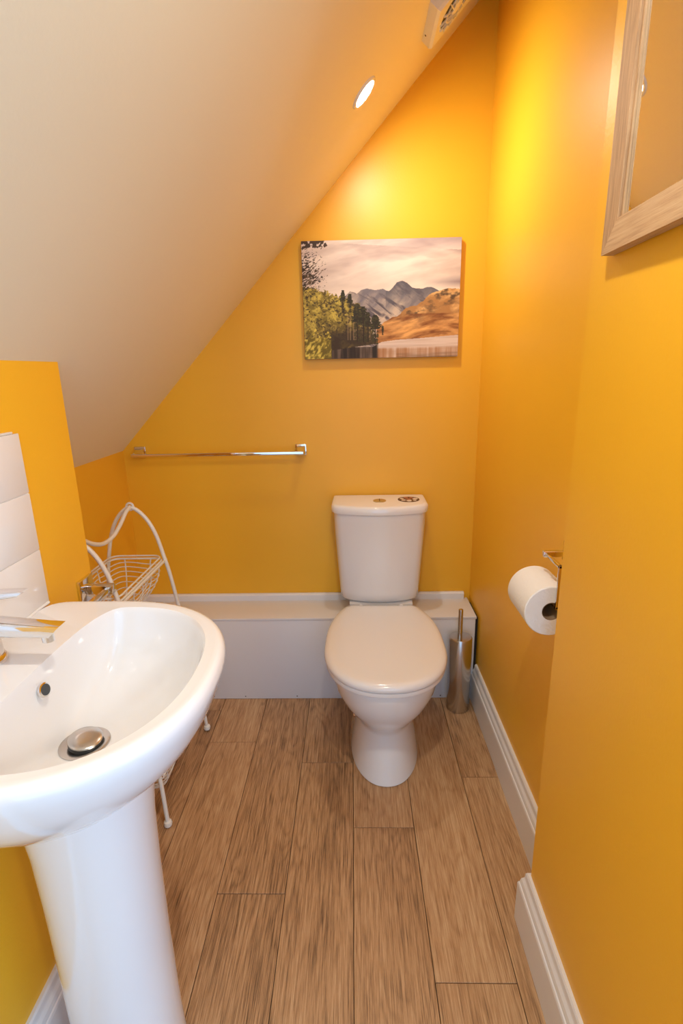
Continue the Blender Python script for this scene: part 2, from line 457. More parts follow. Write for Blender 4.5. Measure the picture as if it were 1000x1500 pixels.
# ------------------------------------------------------------------ toilet
TXC, TYC = 0.099, 1.93
toilet = empty('toilet', (TXC, TYC, 0), 'white close-coupled toilet with closed lid against the back wall', 'toilet', rz=math.radians(-0.8))
N = 64
def egg(yf, yb, hw, bw, ymax=None, n=2.25, z=0.0, nb=2.6):
    """outline: rounded front at yf, flattish back of half width bw at yb"""
    ym = ymax if ymax is not None else yf + (yb - yf) * 0.47
    out = []
    for j in range(N):
        a = 2 * math.pi * j / N
        cs, sn = math.cos(a), math.sin(a)
        if cs >= 0:                                           # front half, y from ym to yf
            x = hw * math.copysign(abs(sn) ** (2 / n), sn); y = ym - (ym - yf) * abs(cs) ** (2 / n)
            out.append((TXC + x, y, z))
        else:
            s = abs(cs)                                       # 0 at side, 1 at back centre
            t = min(1.0, s / 0.82)
            y = ym + (yb - ym) * (t ** 0.93)
            wd = hw - (hw - bw) * (t ** nb)
            if s > 0.82: x = math.copysign(bw * max(0.0, abs(sn)) / math.sqrt(1 - 0.82 ** 2), sn); y = yb
            else: x = math.copysign(wd, sn)
            out.append((TXC + x, y, z))
    return out
# pan: base plinth, waist, bowl, rim
secs = [(0.000, 1.320, 1.763, 0.111, 0.103), (0.004, 1.316, 1.763, 0.114, 0.105), (0.03, 1.324, 1.763, 0.110, 0.103), (0.09, 1.344, 1.763, 0.102, 0.096),
        (0.150, 1.358, 1.763, 0.098, 0.092), (0.172, 1.350, 1.763, 0.101, 0.095), (0.195, 1.330, 1.763, 0.110, 0.100), (0.225, 1.304, 1.766, 0.131, 0.115),
        (0.260, 1.280, 1.764, 0.151, 0.125), (0.300, 1.263, 1.762, 0.165, 0.128), (0.340, 1.255, 1.760, 0.173, 0.13), (0.362, 1.253, 1.760, 0.175, 0.13), (0.368, 1.256, 1.758, 0.172, 0.128)]
rings = [egg(a, b, hw, bw, z=z, n=2.15) for z, a, b, hw, bw in secs]
v, f = loft(rings); pan = obj('pan', v, f, CERAMIC, toilet, True)
# rear shelf of the pan that carries the cistern
v, f = loft([[(TXC + s * hw, y, z) for s, y in ((-1, 1.775), (1, 1.775), (1, YB - 0.03), (-1, YB - 0.03))] for z, hw in ((0.356, 0.110), (0.39, 0.115), (0.4055, 0.118))])
obj('cistern_shelf', v, f, CERAMIC, toilet)
# seat ring and domed lid
sr = [(0.3685, 0.004), (0.371, 0.001), (0.378, 0.0), (0.3835, 0.001), (0.386, 0.005)]
v, f = loft([egg(1.243 + i, 1.762 - i, 0.190 - i, 0.127 - i, 1.475, z=z) for z, i in sr])
obj('seat', v, f, SEAT_PLASTIC, toilet, True)
lid = [(0.3865, 0.005), (0.388, 0.001), (0.394, -0.001), (0.401, 0.001), (0.407, 0.007), (0.410, 0.018), (0.4105, 0.034), (0.4095, 0.055), (0.4085, 0.09), (0.408, 0.13)]
v, f = loft([egg(1.240 + i, 1.764 - i * 0.9, 0.192 - i, max(0.130 - i, 0.01), 1.475, z=z) for z, i in lid])
obj('lid', v, f, SEAT_PLASTIC, toilet, True)
for s in (-1, 1):
    v, f = lathe([(0.008, 0.385), (0.008, 0.400), (0.006, 0.403)], (TXC + s * 0.075, 1.769, 0), 2, 16); 
    obj('hinge', v, f, SEAT_PLASTIC, toilet, True)
v, f = lathe([(0.006, -0.012), (0.0062, 0.0), (0.004, 0.003)], (0, 0, 0), 0, 12)
obj('fixing_cap', [(TXC - 0.102 - a, 1.50 + b, 0.125 + c_) for a, b, c_ in v], f, CHROME, toilet, True)
# cistern: bowed front, tapering down
def bow(hw, yfront, ydip, yb, z, n=25, rc=0.022):
    out = []
    for i in range(n):
        s = -1 + 2 * i / (n - 1)
        e = max(0.0, (abs(s) * hw - (hw - rc)) / rc)
        y = yfront + ydip * s * s + rc * (1 - math.sqrt(max(0.0, 1 - e * e)))
        out.append((TXC - 0.004 + s * hw, y, z))
    out += [(TXC - 0.004 + hw, yb, z), (TXC - 0.004 - hw, yb, z)]
    return out
yb_ = YB - 0.012
cs_ = [(0.406, 0.128, 1.790, 0.035), (0.408, 0.138, 1.779, 0.035), (0.418, 0.146, 1.770, 0.036), (0.45, 0.149, 1.762, 0.038), (0.58, 0.158, 1.757, 0.040), (0.70, 0.165, 1.752, 0.042), (0.7545, 0.167, 1.750, 0.042)]
v, f = loft([bow(hw, yf, dip, yb_, z) for z, hw, yf, dip in cs_]); obj('cistern', v, f, CERAMIC, toilet, True)
ls_ = [(0.7560, 0.172, 1.746, 0.043), (0.7575, 0.175, 1.743, 0.043), (0.766, 0.176, 1.742, 0.043), (0.779, 0.175, 1.743, 0.043), (0.785, 0.171, 1.748, 0.043), (0.787, 0.164, 1.757, 0.043)]
v, f = loft([bow(hw, yf, dip, yb_ + 0.004, z) for z, hw, yf, dip in ls_]); obj('cistern_lid', v, f, CERAMIC, toilet, True)
bt = lathe([(0.024, 0.786), (0.024, 0.7885), (0.021, 0.790)], (TXC - 0.003, 1.842, 0), 2, 28)
btn = obj('flush_button', bt[0], bt[1], BRASS, toilet, True); btn['label'] = 'round brass coloured flush button'
box('button_split', (TXC - 0.004, 1.822, 0.7895), (TXC - 0.002, 1.862, 0.7906), GAP, btn)
# round dark badge stuck on the lid
bx_, by_ = TXC + 0.104, 1.857
badge = empty('round_badge', (bx_ - 0.0, by_, 0.787), 'round dark brown badge with pale and reddish patches on cistern lid', 'badge')
v, f = lathe([(0.040, 0.7872), (0.040, 0.7880)], (bx_, by_, 0), 2, 40); obj('disc', v, f, STICKDARK, badge)
random.seed(5)
for k, (a, rad, sz, mm) in enumerate([(0.2, 0.025, 0.011, STICKWHITE), (1.1, 0.027, 0.008, STICKRED), (1.9, 0.024, 0.010, STICKRED), (2.7, 0.027, 0.009, STICKWHITE), (3.7, 0.024, 0.010, STICKWHITE),
                                      (4.7, 0.022, 0.012, STICKWHITE), (5.6, 0.027, 0.008, STICKWHITE), (0, 0.0, 0.010, STICKRED)]):
    cx_, cy_ = bx_ + rad * math.cos(a), by_ + rad * math.sin(a)
    pts = [(cx_ + sz * (0.75 + 0.4 * random.random()) * math.cos(t), cy_ + sz * (0.75 + 0.4 * random.random()) * math.sin(t)) for t in [2 * math.pi * i / 7 for i in range(7)]]
    v, f = prism(pts, 0.788, 0.7884, 2); obj('printed_patch', v, f, mm, badge)

# ------------------------------------------------------------------ toilet brush
BX, BY = 0.386, 1.713
br = empty('toilet_brush', (BX, BY, 0), 'brushed steel toilet brush holder with upright handle beside the toilet', 'toilet brush')
v, f = lathe([(0.041, 0.0), (0.0425, 0.002), (0.0425, 0.296), (0.0415, 0.298), (0.040, 0.2985)], (BX, BY, 0), 2, 48, cap1=False)
obj('holder', v, f, STEEL, br, True)
v, f = lathe([(0.0405, 0.290), (0.0405, 0.2985), (0.039, 0.3005), (0.012, 0.301)], (BX, BY, 0), 2, 48); obj('lid', v, f, STEEL, br, True)
v, f = lathe([(0.0085, 0.300), (0.0085, 0.408), (0.0078, 0.411), (0.004, 0.412)], (BX - 0.004, BY - 0.004, 0), 2, 20); obj('handle', v, f, STEEL, br, True)

# ------------------------------------------------------------------ wash basin and pedestal
BCY = 0.660; ZR = 0.836
N2 = 96
def dshape(cx, af, ab, b, z, n=2.35, nb=9.0):
    out = []
    for j in range(N2):
        a = 2 * math.pi * j / N2; cs, sn = math.cos(a), math.sin(a)
        if cs >= 0: x = cx + af * abs(cs) ** (2 / n); y = BCY + b * math.copysign(abs(sn) ** (2 / n), sn)
        else:
            x = cx - ab * abs(cs) ** (2 / nb); y = BCY + b * math.copysign(abs(sn) ** (2 / nb), sn)
        out.append((x, y, z))
    return out
XWB = XLN + 0.0085
def outer(ins, z, sc=1.0, pull=0.0):
    cx = -0.46
    af, b = (0.258 - ins) * sc, (0.241 - ins) * sc
    return dshape(cx - pull, af, cx - pull - XWB, b, z, n=2.35)
def lerp_ring(A, B, s, z):
    return [(a[0] + (b[0] - a[0]) * s, a[1] + (b[1] - a[1]) * s, z) for a, b in zip(A, B)]
basin = empty('wash_basin', (XLN, BCY, 0), 'white ceramic wash basin on full pedestal beneath white wall tiles', 'basin')
DX, DZ = -0.418, 0.706
drain = [(DX + 0.036 * math.cos(2 * math.pi * j / N2), BCY + 0.036 * math.sin(2 * math.pi * j / N2), DZ) for j in range(N2)]
inn = dshape(-0.415, 0.182, 0.057, 0.207, ZR, n=2.3, nb=3.0)
under = [outer(0, z, sc, pl) for z, sc, pl in ((0.640, 0.42, 0.012), (0.650, 0.50, 0.012), (0.662, 0.57, 0.010), (0.676, 0.635, 0.008), (0.694, 0.705, 0.006), (0.718, 0.795, 0.004),
                                               (0.745, 0.88, 0.002), (0.775, 0.943, 0), (0.800, 0.98, 0), (0.818, 1.0, 0))] + [outer(0.0012, 0.828), outer(0.005, 0.8345), outer(0.011, 0.8368), outer(0.017, ZR)]
rim_in = [lerp_ring(inn, inn, 0, ZR - 0.0005)]
bowl = []
for s, z in [(0.012, 0.8335), (0.03, 0.827), (0.055, 0.815), (0.09, 0.798), (0.14, 0.780), (0.22, 0.760), (0.34, 0.742), (0.48, 0.729), (0.64, 0.719), (0.80, 0.712), (0.93, 0.708), (1.0, DZ)]:
    bowl.append(lerp_ring(inn, drain, s, z))
v, f = loft(under + rim_in + bowl)
obj('bowl', v, f, CERAMIC, basin, True)
# pedestal
def ped(r, z, dx=0.0):
    back = r
    out = []
    for j in range(64):
        a = 2 * math.pi * j / 64; cs, sn = math.cos(a), math.sin(a)
        n = 2.1 if cs >= 0 else 2.4
        out.append((-0.423 + dx + (r if cs >= 0 else back) * math.copysign(abs(cs) ** (2 / n), cs), BCY + r * math.copysign(abs(sn) ** (2 / n), sn), z))
    return out
v, f = loft([ped(0.091, 0.0), ped(0.092, 0.004), ped(0.089, 0.03), ped(0.087, 0.12), ped(0.086, 0.30), ped(0.087, 0.45), ped(0.090, 0.56), ped(0.096, 0.63), ped(0.098, 0.66)])
obj('pedestal', v, f, CERAMIC, basin, True)
# waste with a tilted pop-up plug
v, f = lathe([(0.037, DZ + 0.0005), (0.0365, DZ + 0.0022), (0.030, DZ + 0.0030), (0.026, DZ + 0.0012)], (DX, BCY, 0), 2, 48)
waste = obj('waste', v, f, STEEL, basin, True, origin=(DX, BCY, DZ))
def tilted(prof, c, tilt):
    vs, fs = lathe(prof, (0, 0, 0), 2, 36)
    rot = Matrix.Rotation(tilt, 3, Vector((0.5, 1, 0)))
    return [tuple(rot @ Vector(p) + Vector(c)) for p in vs], fs
v, f = tilted([(0.020, -0.010), (0.0245, -0.006), (0.0245, -0.001), (0.021, 0.0)], (DX + 0.002, BCY, DZ + 0.0085), math.radians(8)); obj('plug_seal', v, f, RUBBER, waste, True)
v, f = tilted([(0.0245, 0.0), (0.0245, 0.0022), (0.023, 0.0034), (0.010, 0.0038)], (DX + 0.002, BCY, DZ + 0.0085), math.radians(8)); obj('plug', v, f, STEEL, waste, True)
# overflow: oval slot with a chrome rim on the rear slope of the bowl
ovc = Vector((-0.4646, BCY, 0.801)); ovn = Vector((0.94, 0, 0.34)).normalized(); ovu = Vector((0, 1, 0)); ovw = ovn.cross(ovu)
def oval(ru, rw, hh): return [tuple(ovc + ovu * (ru * math.cos(t)) + ovw * (rw * math.sin(t)) + ovn * hh) for t in [2 * math.pi * i / 28 for i in range(28)]]
v, f = loft([oval(0.0125, 0.0105, -0.002), oval(0.0125, 0.0105, 0.0016), oval(0.0105, 0.0088, 0.0022)]); ov = obj('overflow_rim', v, f, CHROME, basin, True)
v, f = loft([oval(0.0098, 0.0082, 0.0018), oval(0.0098, 0.0082, 0.0025)]); obj('overflow_slot', v, f, DARKHOLE, ov)

# ------------------------------------------------------------------ mixer tap on the basin deck
TPX, TPY = -0.556, 0.679
tap = empty('mixer_tap', (TPX, TPY, ZR), 'chrome single-lever mixer tap with flat spout on the basin', 'tap')
v, f = lathe([(0.0265, 0.8355), (0.0275, 0.838), (0.0275, 0.843), (0.0245, 0.848)], (TPX, TPY, 0), 2, 40); obj('base_ring', v, f, CHROME, tap, True)
v, f = lathe([(0.0235, 0.846), (0.0225, 0.865), (0.0215, 0.90), (0.0215, 0.925), (0.018, 0.932)], (TPX, TPY, 0), 2, 40); obj('body', v, f, CHROME, tap, True)
def flat_arm(x0, x1, z0, z1, w0, w1, t0, t1, y=TPY, slant=0.0):
    rings = []
    for k in range(9):
        s = k / 8; x = x0 + (x1 - x0) * s; z = z0 + (z1 - z0) * s; hw = w0 + (w1 - w0) * s; ht = t0 + (t1 - t0) * s
        ring = []
        for j in range(20):
            a = 2 * math.pi * j / 20; cs, sn = math.cos(a), math.sin(a)
            dy = hw * math.copysign(abs(cs) ** 0.45, cs); dz = ht * math.copysign(abs(sn) ** 0.55, sn)
            ring.append((x + (slant * dz if k == 8 else 0), y + dy, z + dz))
        rings.append(ring)
    return loft(rings)
v, f = flat_arm(-0.556, -0.441, 0.898, 0.890, 0.0165, 0.0135, 0.0135, 0.0095, slant=1.0); spout = obj('spout', v, f, CHROME, tap, True)
v, f = lathe([(0.0085, 0.872), (0.0085, 0.884)], (-0.457, TPY, 0), 2, 20); obj('aerator', v, f, CHROME, spout, True)
v, f = lathe([(0.0205, 0.929), (0.0205, 0.945), (0.017, 0.951)], (TPX, TPY, 0), 2, 36); lv = obj('lever_cap', v, f, CHROME, tap, True)
v, f = flat_arm(-0.560, -0.482, 0.944, 0.950, 0.0125, 0.0095, 0.007, 0.0045, slant=1.2); obj('lever', v, f, CHROME, tap, True)

# ------------------------------------------------------------------ chrome holders
def square_bar(p, q, s):
    a = [min(p[i], q[i]) - s for i in range(3)]; b = [max(p[i], q[i]) + s for i in range(3)]
    return a, b
# roll holder on the right wall: plate, post, arm forward, drop, rod back through the roll
RX, RZ, RY0, RY1 = 0.4075, 0.760, 0.985, 1.105
hd = empty('toilet_roll_holder', (XR, 1.055, 0.862), 'chrome toilet roll holder on the yellow wall beside the toilet', 'roll holder')
def hbar(name, p, q, s, par=hd, m=CHROME):
    a, b = square_bar(p, q, s); return box(name, a, b, m, par, bev=0.0015)
box('wall_plate', (XR - 0.009, 1.032, 0.839), (XR - 0.0003, 1.078, 0.885), CHROME, hd, bev=0.002)
hbar('post', (XR - 0.006, 1.055, 0.862), (0.4135, 1.055, 0.862), 0.0065)
hbar('arm', (0.4135, 1.055, 0.862), (0.4135, 0.977, 0.862), 0.0035)
hbar('drop_bar', (0.4135, 0.977, 0.862), (0.4135, 0.977, RZ + 0.012), 0.0035)
hbar('roll_rod', (0.4135, 0.977, RZ + 0.0125), (0.4135, 1.115, RZ + 0.0125), 0.0035)
roll = empty('toilet_roll', (RX, 1.045, RZ), 'white toilet paper roll hanging on the chrome holder', 'toilet roll')
rr, rc_ = 0.0555, 0.0200
v, f = lathe([(rc_, RY0), (rr - 0.002, RY0), (rr, RY0 + 0.002), (rr, RY1 - 0.002), (rr - 0.002, RY1), (rc_, RY1)], (RX, 0, RZ), 1, 64, False, False)
obj('paper', v, f, PAPER, roll, True)
v, f = lathe([(rc_ + 0.0002, RY0 + 0.0002), (rc_ + 0.0002, RY1 - 0.0002), (rc_ - 0.0012, RY1 - 0.0002), (rc_ - 0.0012, RY0 + 0.0002), (rc_ + 0.0002, RY0 + 0.0002)], (RX, 0, RZ), 1, 48, False, False)
obj('card_core', v, f, CARD, roll, True)

# towel holder on the end of the basin wall
th = empty('towel_holder', (XLN, 1.028, 0.80), 'chrome square towel holder on the yellow wall behind the basin', 'towel holder')
box('wall_plate', (XLN + 0.0003, 1.001, 0.775), (XLN + 0.009, 1.055, 0.829), CHROME, th, bev=0.002)
hbar('post', (XLN + 0.006, 1.030, 0.802), (-0.536, 1.030, 0.802), 0.0098, th)
hbar('arm', (-0.536, 1.030, 0.802), (-0.536, 0.915, 0.802), 0.0060, th)
hbar('drop_bar', (-0.536, 0.912, 0.802), (-0.536, 0.912, 0.66), 0.0045, th)
hbar('lower_bar', (-0.536, 0.912, 0.66), (-0.536, 1.03, 0.66), 0.0045, th)

# towel rail on the back wall
tr = empty('towel_rail', (-0.505, YB, 0.962), 'long chrome towel rail with square end plates on the back wall', 'towel rail')
for x in (-0.812, -0.197):
    p = box('wall_plate', (x - 0.021, YB - 0.009, 0.947), (x + 0.021, YB - 0.0003, 0.989), CHROME, tr, bev=0.002)
    rings = [[(x + a * 0.016, YB - 0.009, 0.966 + b * 0.016) for a, b in ((-1, -1), (1, -1), (1, 1), (-1, 1))],
             [(x + a * 0.0075, YB - 0.062, 0.9625 + b * 0.0065) for a, b in ((-1, -1), (1, -1), (1, 1), (-1, 1))]]
    v, f = loft(rings); obj('post', v, f, CHROME, tr)
a, b = square_bar((-0.820, YB - 0.058, 0.9625), (-0.189, YB - 0.058, 0.9625), 0.0058)
box('bar', a, b, CHROME, tr, bev=0.0012)

# ------------------------------------------------------------------ mirror on the protruding right wall
MY1, MZ0, MXF = 0.835, 1.406, 0.368      # far edge, bottom, front face
MY0, MZ1, FW = 0.415, 2.02, 0.040
MX1 = XRN - 0.0005
mir = empty('wall_mirror', (XRN, (MY0 + MY1) / 2, MZ0), 'wall mirror in a flat pale ash wood frame', 'mirror')
def frame_piece(name, quad_yz, m):
    inner = quad_yz
    v, f = loft([[(MX1, y, z) for y, z in inner], [(MXF + 0.0015, y, z) for y, z in inner], [(MXF, y, z) for y, z in inner]])
    c = [sum(q[i] for q in inner) / 4 for i in (0, 1)]
    return obj(name, v, f, m, mir, origin=(MXF, c[0], c[1]))
frame_piece('frame_upright', [(MY1, MZ0), (MY1, MZ1), (MY1 - FW, MZ1 - FW), (MY1 - FW, MZ0 + FW)], ASH_V)
frame_piece('frame_upright', [(MY0, MZ0), (MY0, MZ1), (MY0 + FW, MZ1 - FW), (MY0 + FW, MZ0 + FW)], ASH_V)
frame_piece('frame_rail', [(MY0, MZ0), (MY1, MZ0), (MY1 - FW, MZ0 + FW), (MY0 + FW, MZ0 + FW)], ASH_H)
frame_piece('frame_rail', [(MY0, MZ1), (MY1, MZ1), (MY1 - FW, MZ1 - FW), (MY0 + FW, MZ1 - FW)], ASH_H)
v, f = [(MXF + 0.010, MY0 + FW - 0.001, MZ0 + FW - 0.001), (MXF + 0.010, MY1 - FW + 0.001, MZ0 + FW - 0.001), (MXF + 0.010, MY1 - FW + 0.001, MZ1 - FW + 0.001), (MXF + 0.010, MY0 + FW - 0.001, MZ1 - FW + 0.001)], [[0, 1, 2, 3]]
v, f = prism([(MY0 + FW - 0.001, MZ0 + FW - 0.001), (MY1 - FW + 0.001, MZ0 + FW - 0.001), (MY1 - FW + 0.001, MZ1 - FW + 0.001), (MY0 + FW - 0.001, MZ1 - FW + 0.001)], MXF + 0.007, MX1 - 0.002, 0)
obj('glass', v, f, MIRROR, mir, origin=(MXF + 0.007, (MY0 + MY1) / 2, (MZ0 + MZ1) / 2))
SL = 0.0045
for y0, y1, z0, z1 in ((MY1 - FW - SL, MY1 - FW, MZ0 + FW, MZ1 - FW), (MY0 + FW, MY0 + FW + SL, MZ0 + FW, MZ1 - FW)):
    box('inner_slip', (MXF + 0.004, y0, z0), (MXF + 0.0075, y1, z1), ASH_V, mir, bev=0.001)

mir.location.x -= 0.0036; mir.rotation_euler.z = math.radians(-0.9)

# ------------------------------------------------------------------ canvas print on the back wall
def fbm(u, v, seed, sx, sy, octs=5, gain=0.55):
    out = np.zeros_like(u); amp = 1.0; tot = 0.0
    for o in range(octs):
        rs = np.random.RandomState(seed * 31 + o * 7)
        g = rs.rand(64, 64)
        x = (u * sx * 2 ** o) % 63; y = (v * sy * 2 ** o) % 63
        xi = x.astype(int); yi = y.astype(int); xf = x - xi; yf = y - yi
        xf = xf * xf * (3 - 2 * xf); yf = yf * yf * (3 - 2 * yf)
        xj = (xi + 1) % 64; yj = (yi + 1) % 64
        n = (g[yi, xi] * (1 - xf) + g[yi, xj] * xf) * (1 - yf) + (g[yj, xi] * (1 - xf) + g[yj, xj] * xf) * yf
        out += n * amp; tot += amp; amp *= gain
    return out / tot

def landscape(u, v):
    """colours (sRGB 0..255) of a lake and fell landscape; u left to right, v top to bottom"""
    C = lambda *c: np.array(c, float)
    mixc = lambda a, b, t: a + (b - a) * np.clip(t, 0, 1)[..., None]
    sh = u.shape
    img = np.zeros(sh + (3,))
    cl = fbm(u, v + 0.25 * u, 3, 2.6, 9, 5); cl2 = fbm(u, v - 0.1 * u, 4, 2, 5, 4)
    sky = mixc(np.broadcast_to(C(196, 176, 168), sh + (3,)), C(232, 216, 204), (cl - 0.35) * 3)
    sky = mixc(sky, C(150, 128, 126), (cl2 - 0.52) * 3.2 * (0.4 + 0.9 * u) * (v < 0.5))
    sky = mixc(sky, C(240, 224, 208), (v - 0.22) / 0.22 * 0.75)
    sky = mixc(sky, C(142, 124, 128), np.clip((u - 0.75) * 4, 0, 1) * np.clip(1 - np.abs(v - 0.36) / 0.06, 0, 1) * 0.9)
    sky = mixc(sky, C(150, 134, 146), np.clip((u - 0.55) * 2, 0, 1) * np.clip(1 - v / 0.14, 0, 1) * 0.8)
    img[:] = sky
    # grey fells
    ridge = np.interp(u, [0.20, 0.27, 0.30, 0.32, 0.345, 0.375, 0.405, 0.425, 0.47, 0.51, 0.55, 0.575, 0.60, 0.635, 0.665, 0.70, 0.72, 0.755, 0.80, 0.835, 0.87, 0.92, 1.0],
                      [0.52, 0.46, 0.425, 0.425, 0.44, 0.41, 0.395, 0.405, 0.415, 0.405, 0.425, 0.395, 0.355, 0.342, 0.36, 0.40, 0.405, 0.41, 0.40, 0.405, 0.43, 0.46, 0.52])
    ridge = ridge + (fbm(u, u * 0, 8, 30, 1, 3) - 0.5) * 0.015
    m = v > ridge
    st = fbm(u + 0.5 * v, v, 9, 16, 7, 5); st2 = fbm(u - 0.9 * v, v + 0.3 * u, 10, 22, 8, 4)
    dep = np.clip((v - ridge) / 0.22, 0, 1)
    rock = mixc(np.broadcast_to(C(120, 114, 122), sh + (3,)), C(196, 178, 162), dep * 1.0 + (st - 0.5) * 2.6)
    rock = mixc(rock, C(86, 80, 90), (st2 - 0.53) * 5.5)
    rock = mixc(rock, C(214, 192, 172), (st - 0.58) * 5 * dep)
    rock = mixc(rock, C(92, 90, 100), (u > 0.53) * (1 - dep) * 0.75 * (u < 0.92))
    img = np.where(m[..., None], rock, img)
    # golden fell on the right
    r2 = np.interp(u, [0.48, 0.53, 0.60, 0.66, 0.72, 0.78, 0.82, 0.87, 0.93, 1.0], [0.72, 0.675, 0.635, 0.575, 0.555, 0.50, 0.455, 0.425, 0.41, 0.425])
    r2 = r2 + (fbm(u, u * 0, 12, 26, 1, 3) - 0.5) * 0.03
    m = (v > r2) & (u > 0.47)
    g1 = fbm(u, v + 0.3 * u, 13, 12, 16, 5); g2 = fbm(u, v, 14, 22, 26, 4)
    hill = mixc(np.broadcast_to(C(172, 124, 72), sh + (3,)), C(226, 180, 118), (g1 - 0.45) * 3.5)
    hill = mixc(hill, C(92, 70, 50), (g2 - 0.5) * 5 * np.clip(1 - (v - r2) / 0.22, 0.0, 1) * (u > 0.66) * 1.2)
    hill = mixc(hill, C(198, 136, 76), np.clip((v - 0.62) / 0.1, 0, 1) * 0.6)
    band = fbm(u, v + 0.12 * u + 0.03 * np.sin(9 * u), 15, 9, 30, 5)
    hill = mixc(hill, C(128, 76, 38), (band - 0.5) * 4 * (v > 0.62))
    hill = mixc(hill, C(236, 176, 104), (0.45 - band) * 4 * (v > 0.62))
    img = np.where(m[..., None], hill, img)
    # lake
    shore = np.interp(u, [0, 0.45, 0.5, 0.6, 0.75, 1.0], [0.9, 0.9, 0.862, 0.845, 0.835, 0.812])
    m = v > shore
    rp = fbm(u, v, 16, 4, 60, 3)
    lake = mixc(np.broadcast_to(C(224, 204, 192), sh + (3,)), C(198, 172, 156), (rp - 0.4) * 2)
    vs_ = fbm(u, v * 0.6, 17, 46, 3, 4)
    rf = np.clip((v - 0.905) / 0.02, 0, 1)
    lake = mixc(lake, C(172, 122, 82), rf * (0.55 + (vs_ - 0.5) * 1.6))
    lake = mixc(lake, C(98, 76, 58), np.clip((v - 0.955) / 0.04, 0, 1) * (0.5 + (rp - 0.5) * 2) * (u > 0.6))
    lake = mixc(lake, C(44, 36, 32), (np.clip((0.485 - u) / 0.02, 0, 1) * (v > 0.88)) * (0.86 + (vs_ - 0.5) * 1.3))
    img = np.where(m[..., None], lake, img)
    # wooded headland on the left
    r3 = np.interp(u, [0, 0.05, 0.11, 0.16, 0.21, 0.26, 0.30, 0.345, 0.38, 0.42, 0.45, 0.47, 0.505], [0.37, 0.385, 0.405, 0.42, 0.45, 0.47, 0.515, 0.53, 0.56, 0.66, 0.80, 0.86, 0.90])
    r3 = r3 + (fbm(u, u * 0, 20, 40, 1, 4, 0.8) - 0.5) * 0.06 + (fbm(u, v, 29, 120, 80, 2) - 0.5) * 0.05
    bot = np.interp(u, [0, 0.16, 0.3, 0.42, 0.505], [1.0, 0.93, 0.905, 0.885, 0.865])
    m = (v > r3) & (v < bot) & (u < 0.505)
    l1 = fbm(u, v, 21, 30, 26, 5, 0.7); l2 = fbm(u, v, 22, 80, 60, 3, 0.7); l3 = fbm(u, v, 27, 7, 6, 3)
    wood_ = mixc(np.broadcast_to(C(128, 112, 48), sh + (3,)), C(206, 184, 84), (l1 - 0.46) * 4 + 0.45 - u * 0.9)
    wood_ = mixc(wood_, C(66, 56, 36), (l2 - 0.5) * 5 + (u - 0.2) * 1.4)
    wood_ = mixc(wood_, C(60, 48, 36), np.clip((v - 0.66) / 0.12, 0, 1) * (0.75 - 1.2 * l3 + 0.5 * (u > 0.13)))
    trunks = fbm(u, v * 0.3, 23, 150, 1, 2)
    wood_ = mixc(wood_, C(176, 150, 110), np.clip((trunks - 0.58) * 4, 0, 0.5) * (u > 0.28) * (v > 0.62) * (v < 0.84))
    img = np.where(m[..., None], wood_, img)
    # pines standing at the point
    for (cx, top, botm, wd, sd) in [(0.345, 0.53, 0.85, 0.032, 31), (0.385, 0.55, 0.86, 0.036, 32), (0.415, 0.60, 0.86, 0.022, 33), (0.462, 0.625, 0.88, 0.034, 34), (0.255, 0.41, 0.60, 0.016, 35), (0.30, 0.44, 0.60, 0.018, 36), (0.51, 0.72, 0.80, 0.008, 37)]:
        t = (v - top) / (botm - top)
        e = fbm(u, v, sd, 70, 80, 3, 0.8)
        w_ = wd * np.clip(0.45 + 1.6 * t, 0, 1) * np.where(t < 0.5, 1.0, 0.55)
        m = (t > 0) & (t < 1) & (np.abs(u - cx) < w_ * (0.35 + 1.3 * e)) & ((t < 0.48) | (e > 0.5))
        img = np.where(m[..., None], mixc(np.broadcast_to(C(40, 38, 28), sh + (3,)), C(86, 80, 46), (e - 0.4) * 2), img)
        m = (t > 0.3) & (t < 1) & (np.abs(u - cx) < 0.0035)
        img = np.where(m[..., None], C(46, 36, 28), img)
    # bright bush bottom left, bare branches top left
    e = fbm(u, v, 41, 26, 20, 4); e2 = fbm(u + 0.4 * v, v, 42, 60, 30, 3)
    m = (v > 0.76 + 0.5 * np.abs(u - 0.06) + (e - 0.5) * 0.25) & (u < 0.175)
    img = np.where(m[..., None], mixc(np.broadcast_to(C(112, 98, 36), sh + (3,)), C(226, 204, 92), (e2 - 0.4) * 3.5), img)
    e3 = fbm(u + v, v - u, 43, 90, 40, 3, 0.8)
    dd = np.hypot((u - 0.02) / 0.115, (v - 0.27) / 0.17)
    m = (dd < 0.6 + (e3 - 0.5) * 3.4) & (dd < 1.25)
    img = np.where(m[..., None], mixc(np.broadcast_to(C(58, 46, 38), sh + (3,)), C(116, 96, 72), (e - 0.4) * 2.5), img)
    m = (v < 0.045 * (0.4 + 1.6 * e2)) & (u < 0.08 + 0.16 * e) & (e2 > 0.42)
    img = np.where(m[..., None], C(70, 56, 48), img)
    return np.clip(img, 0, 255)

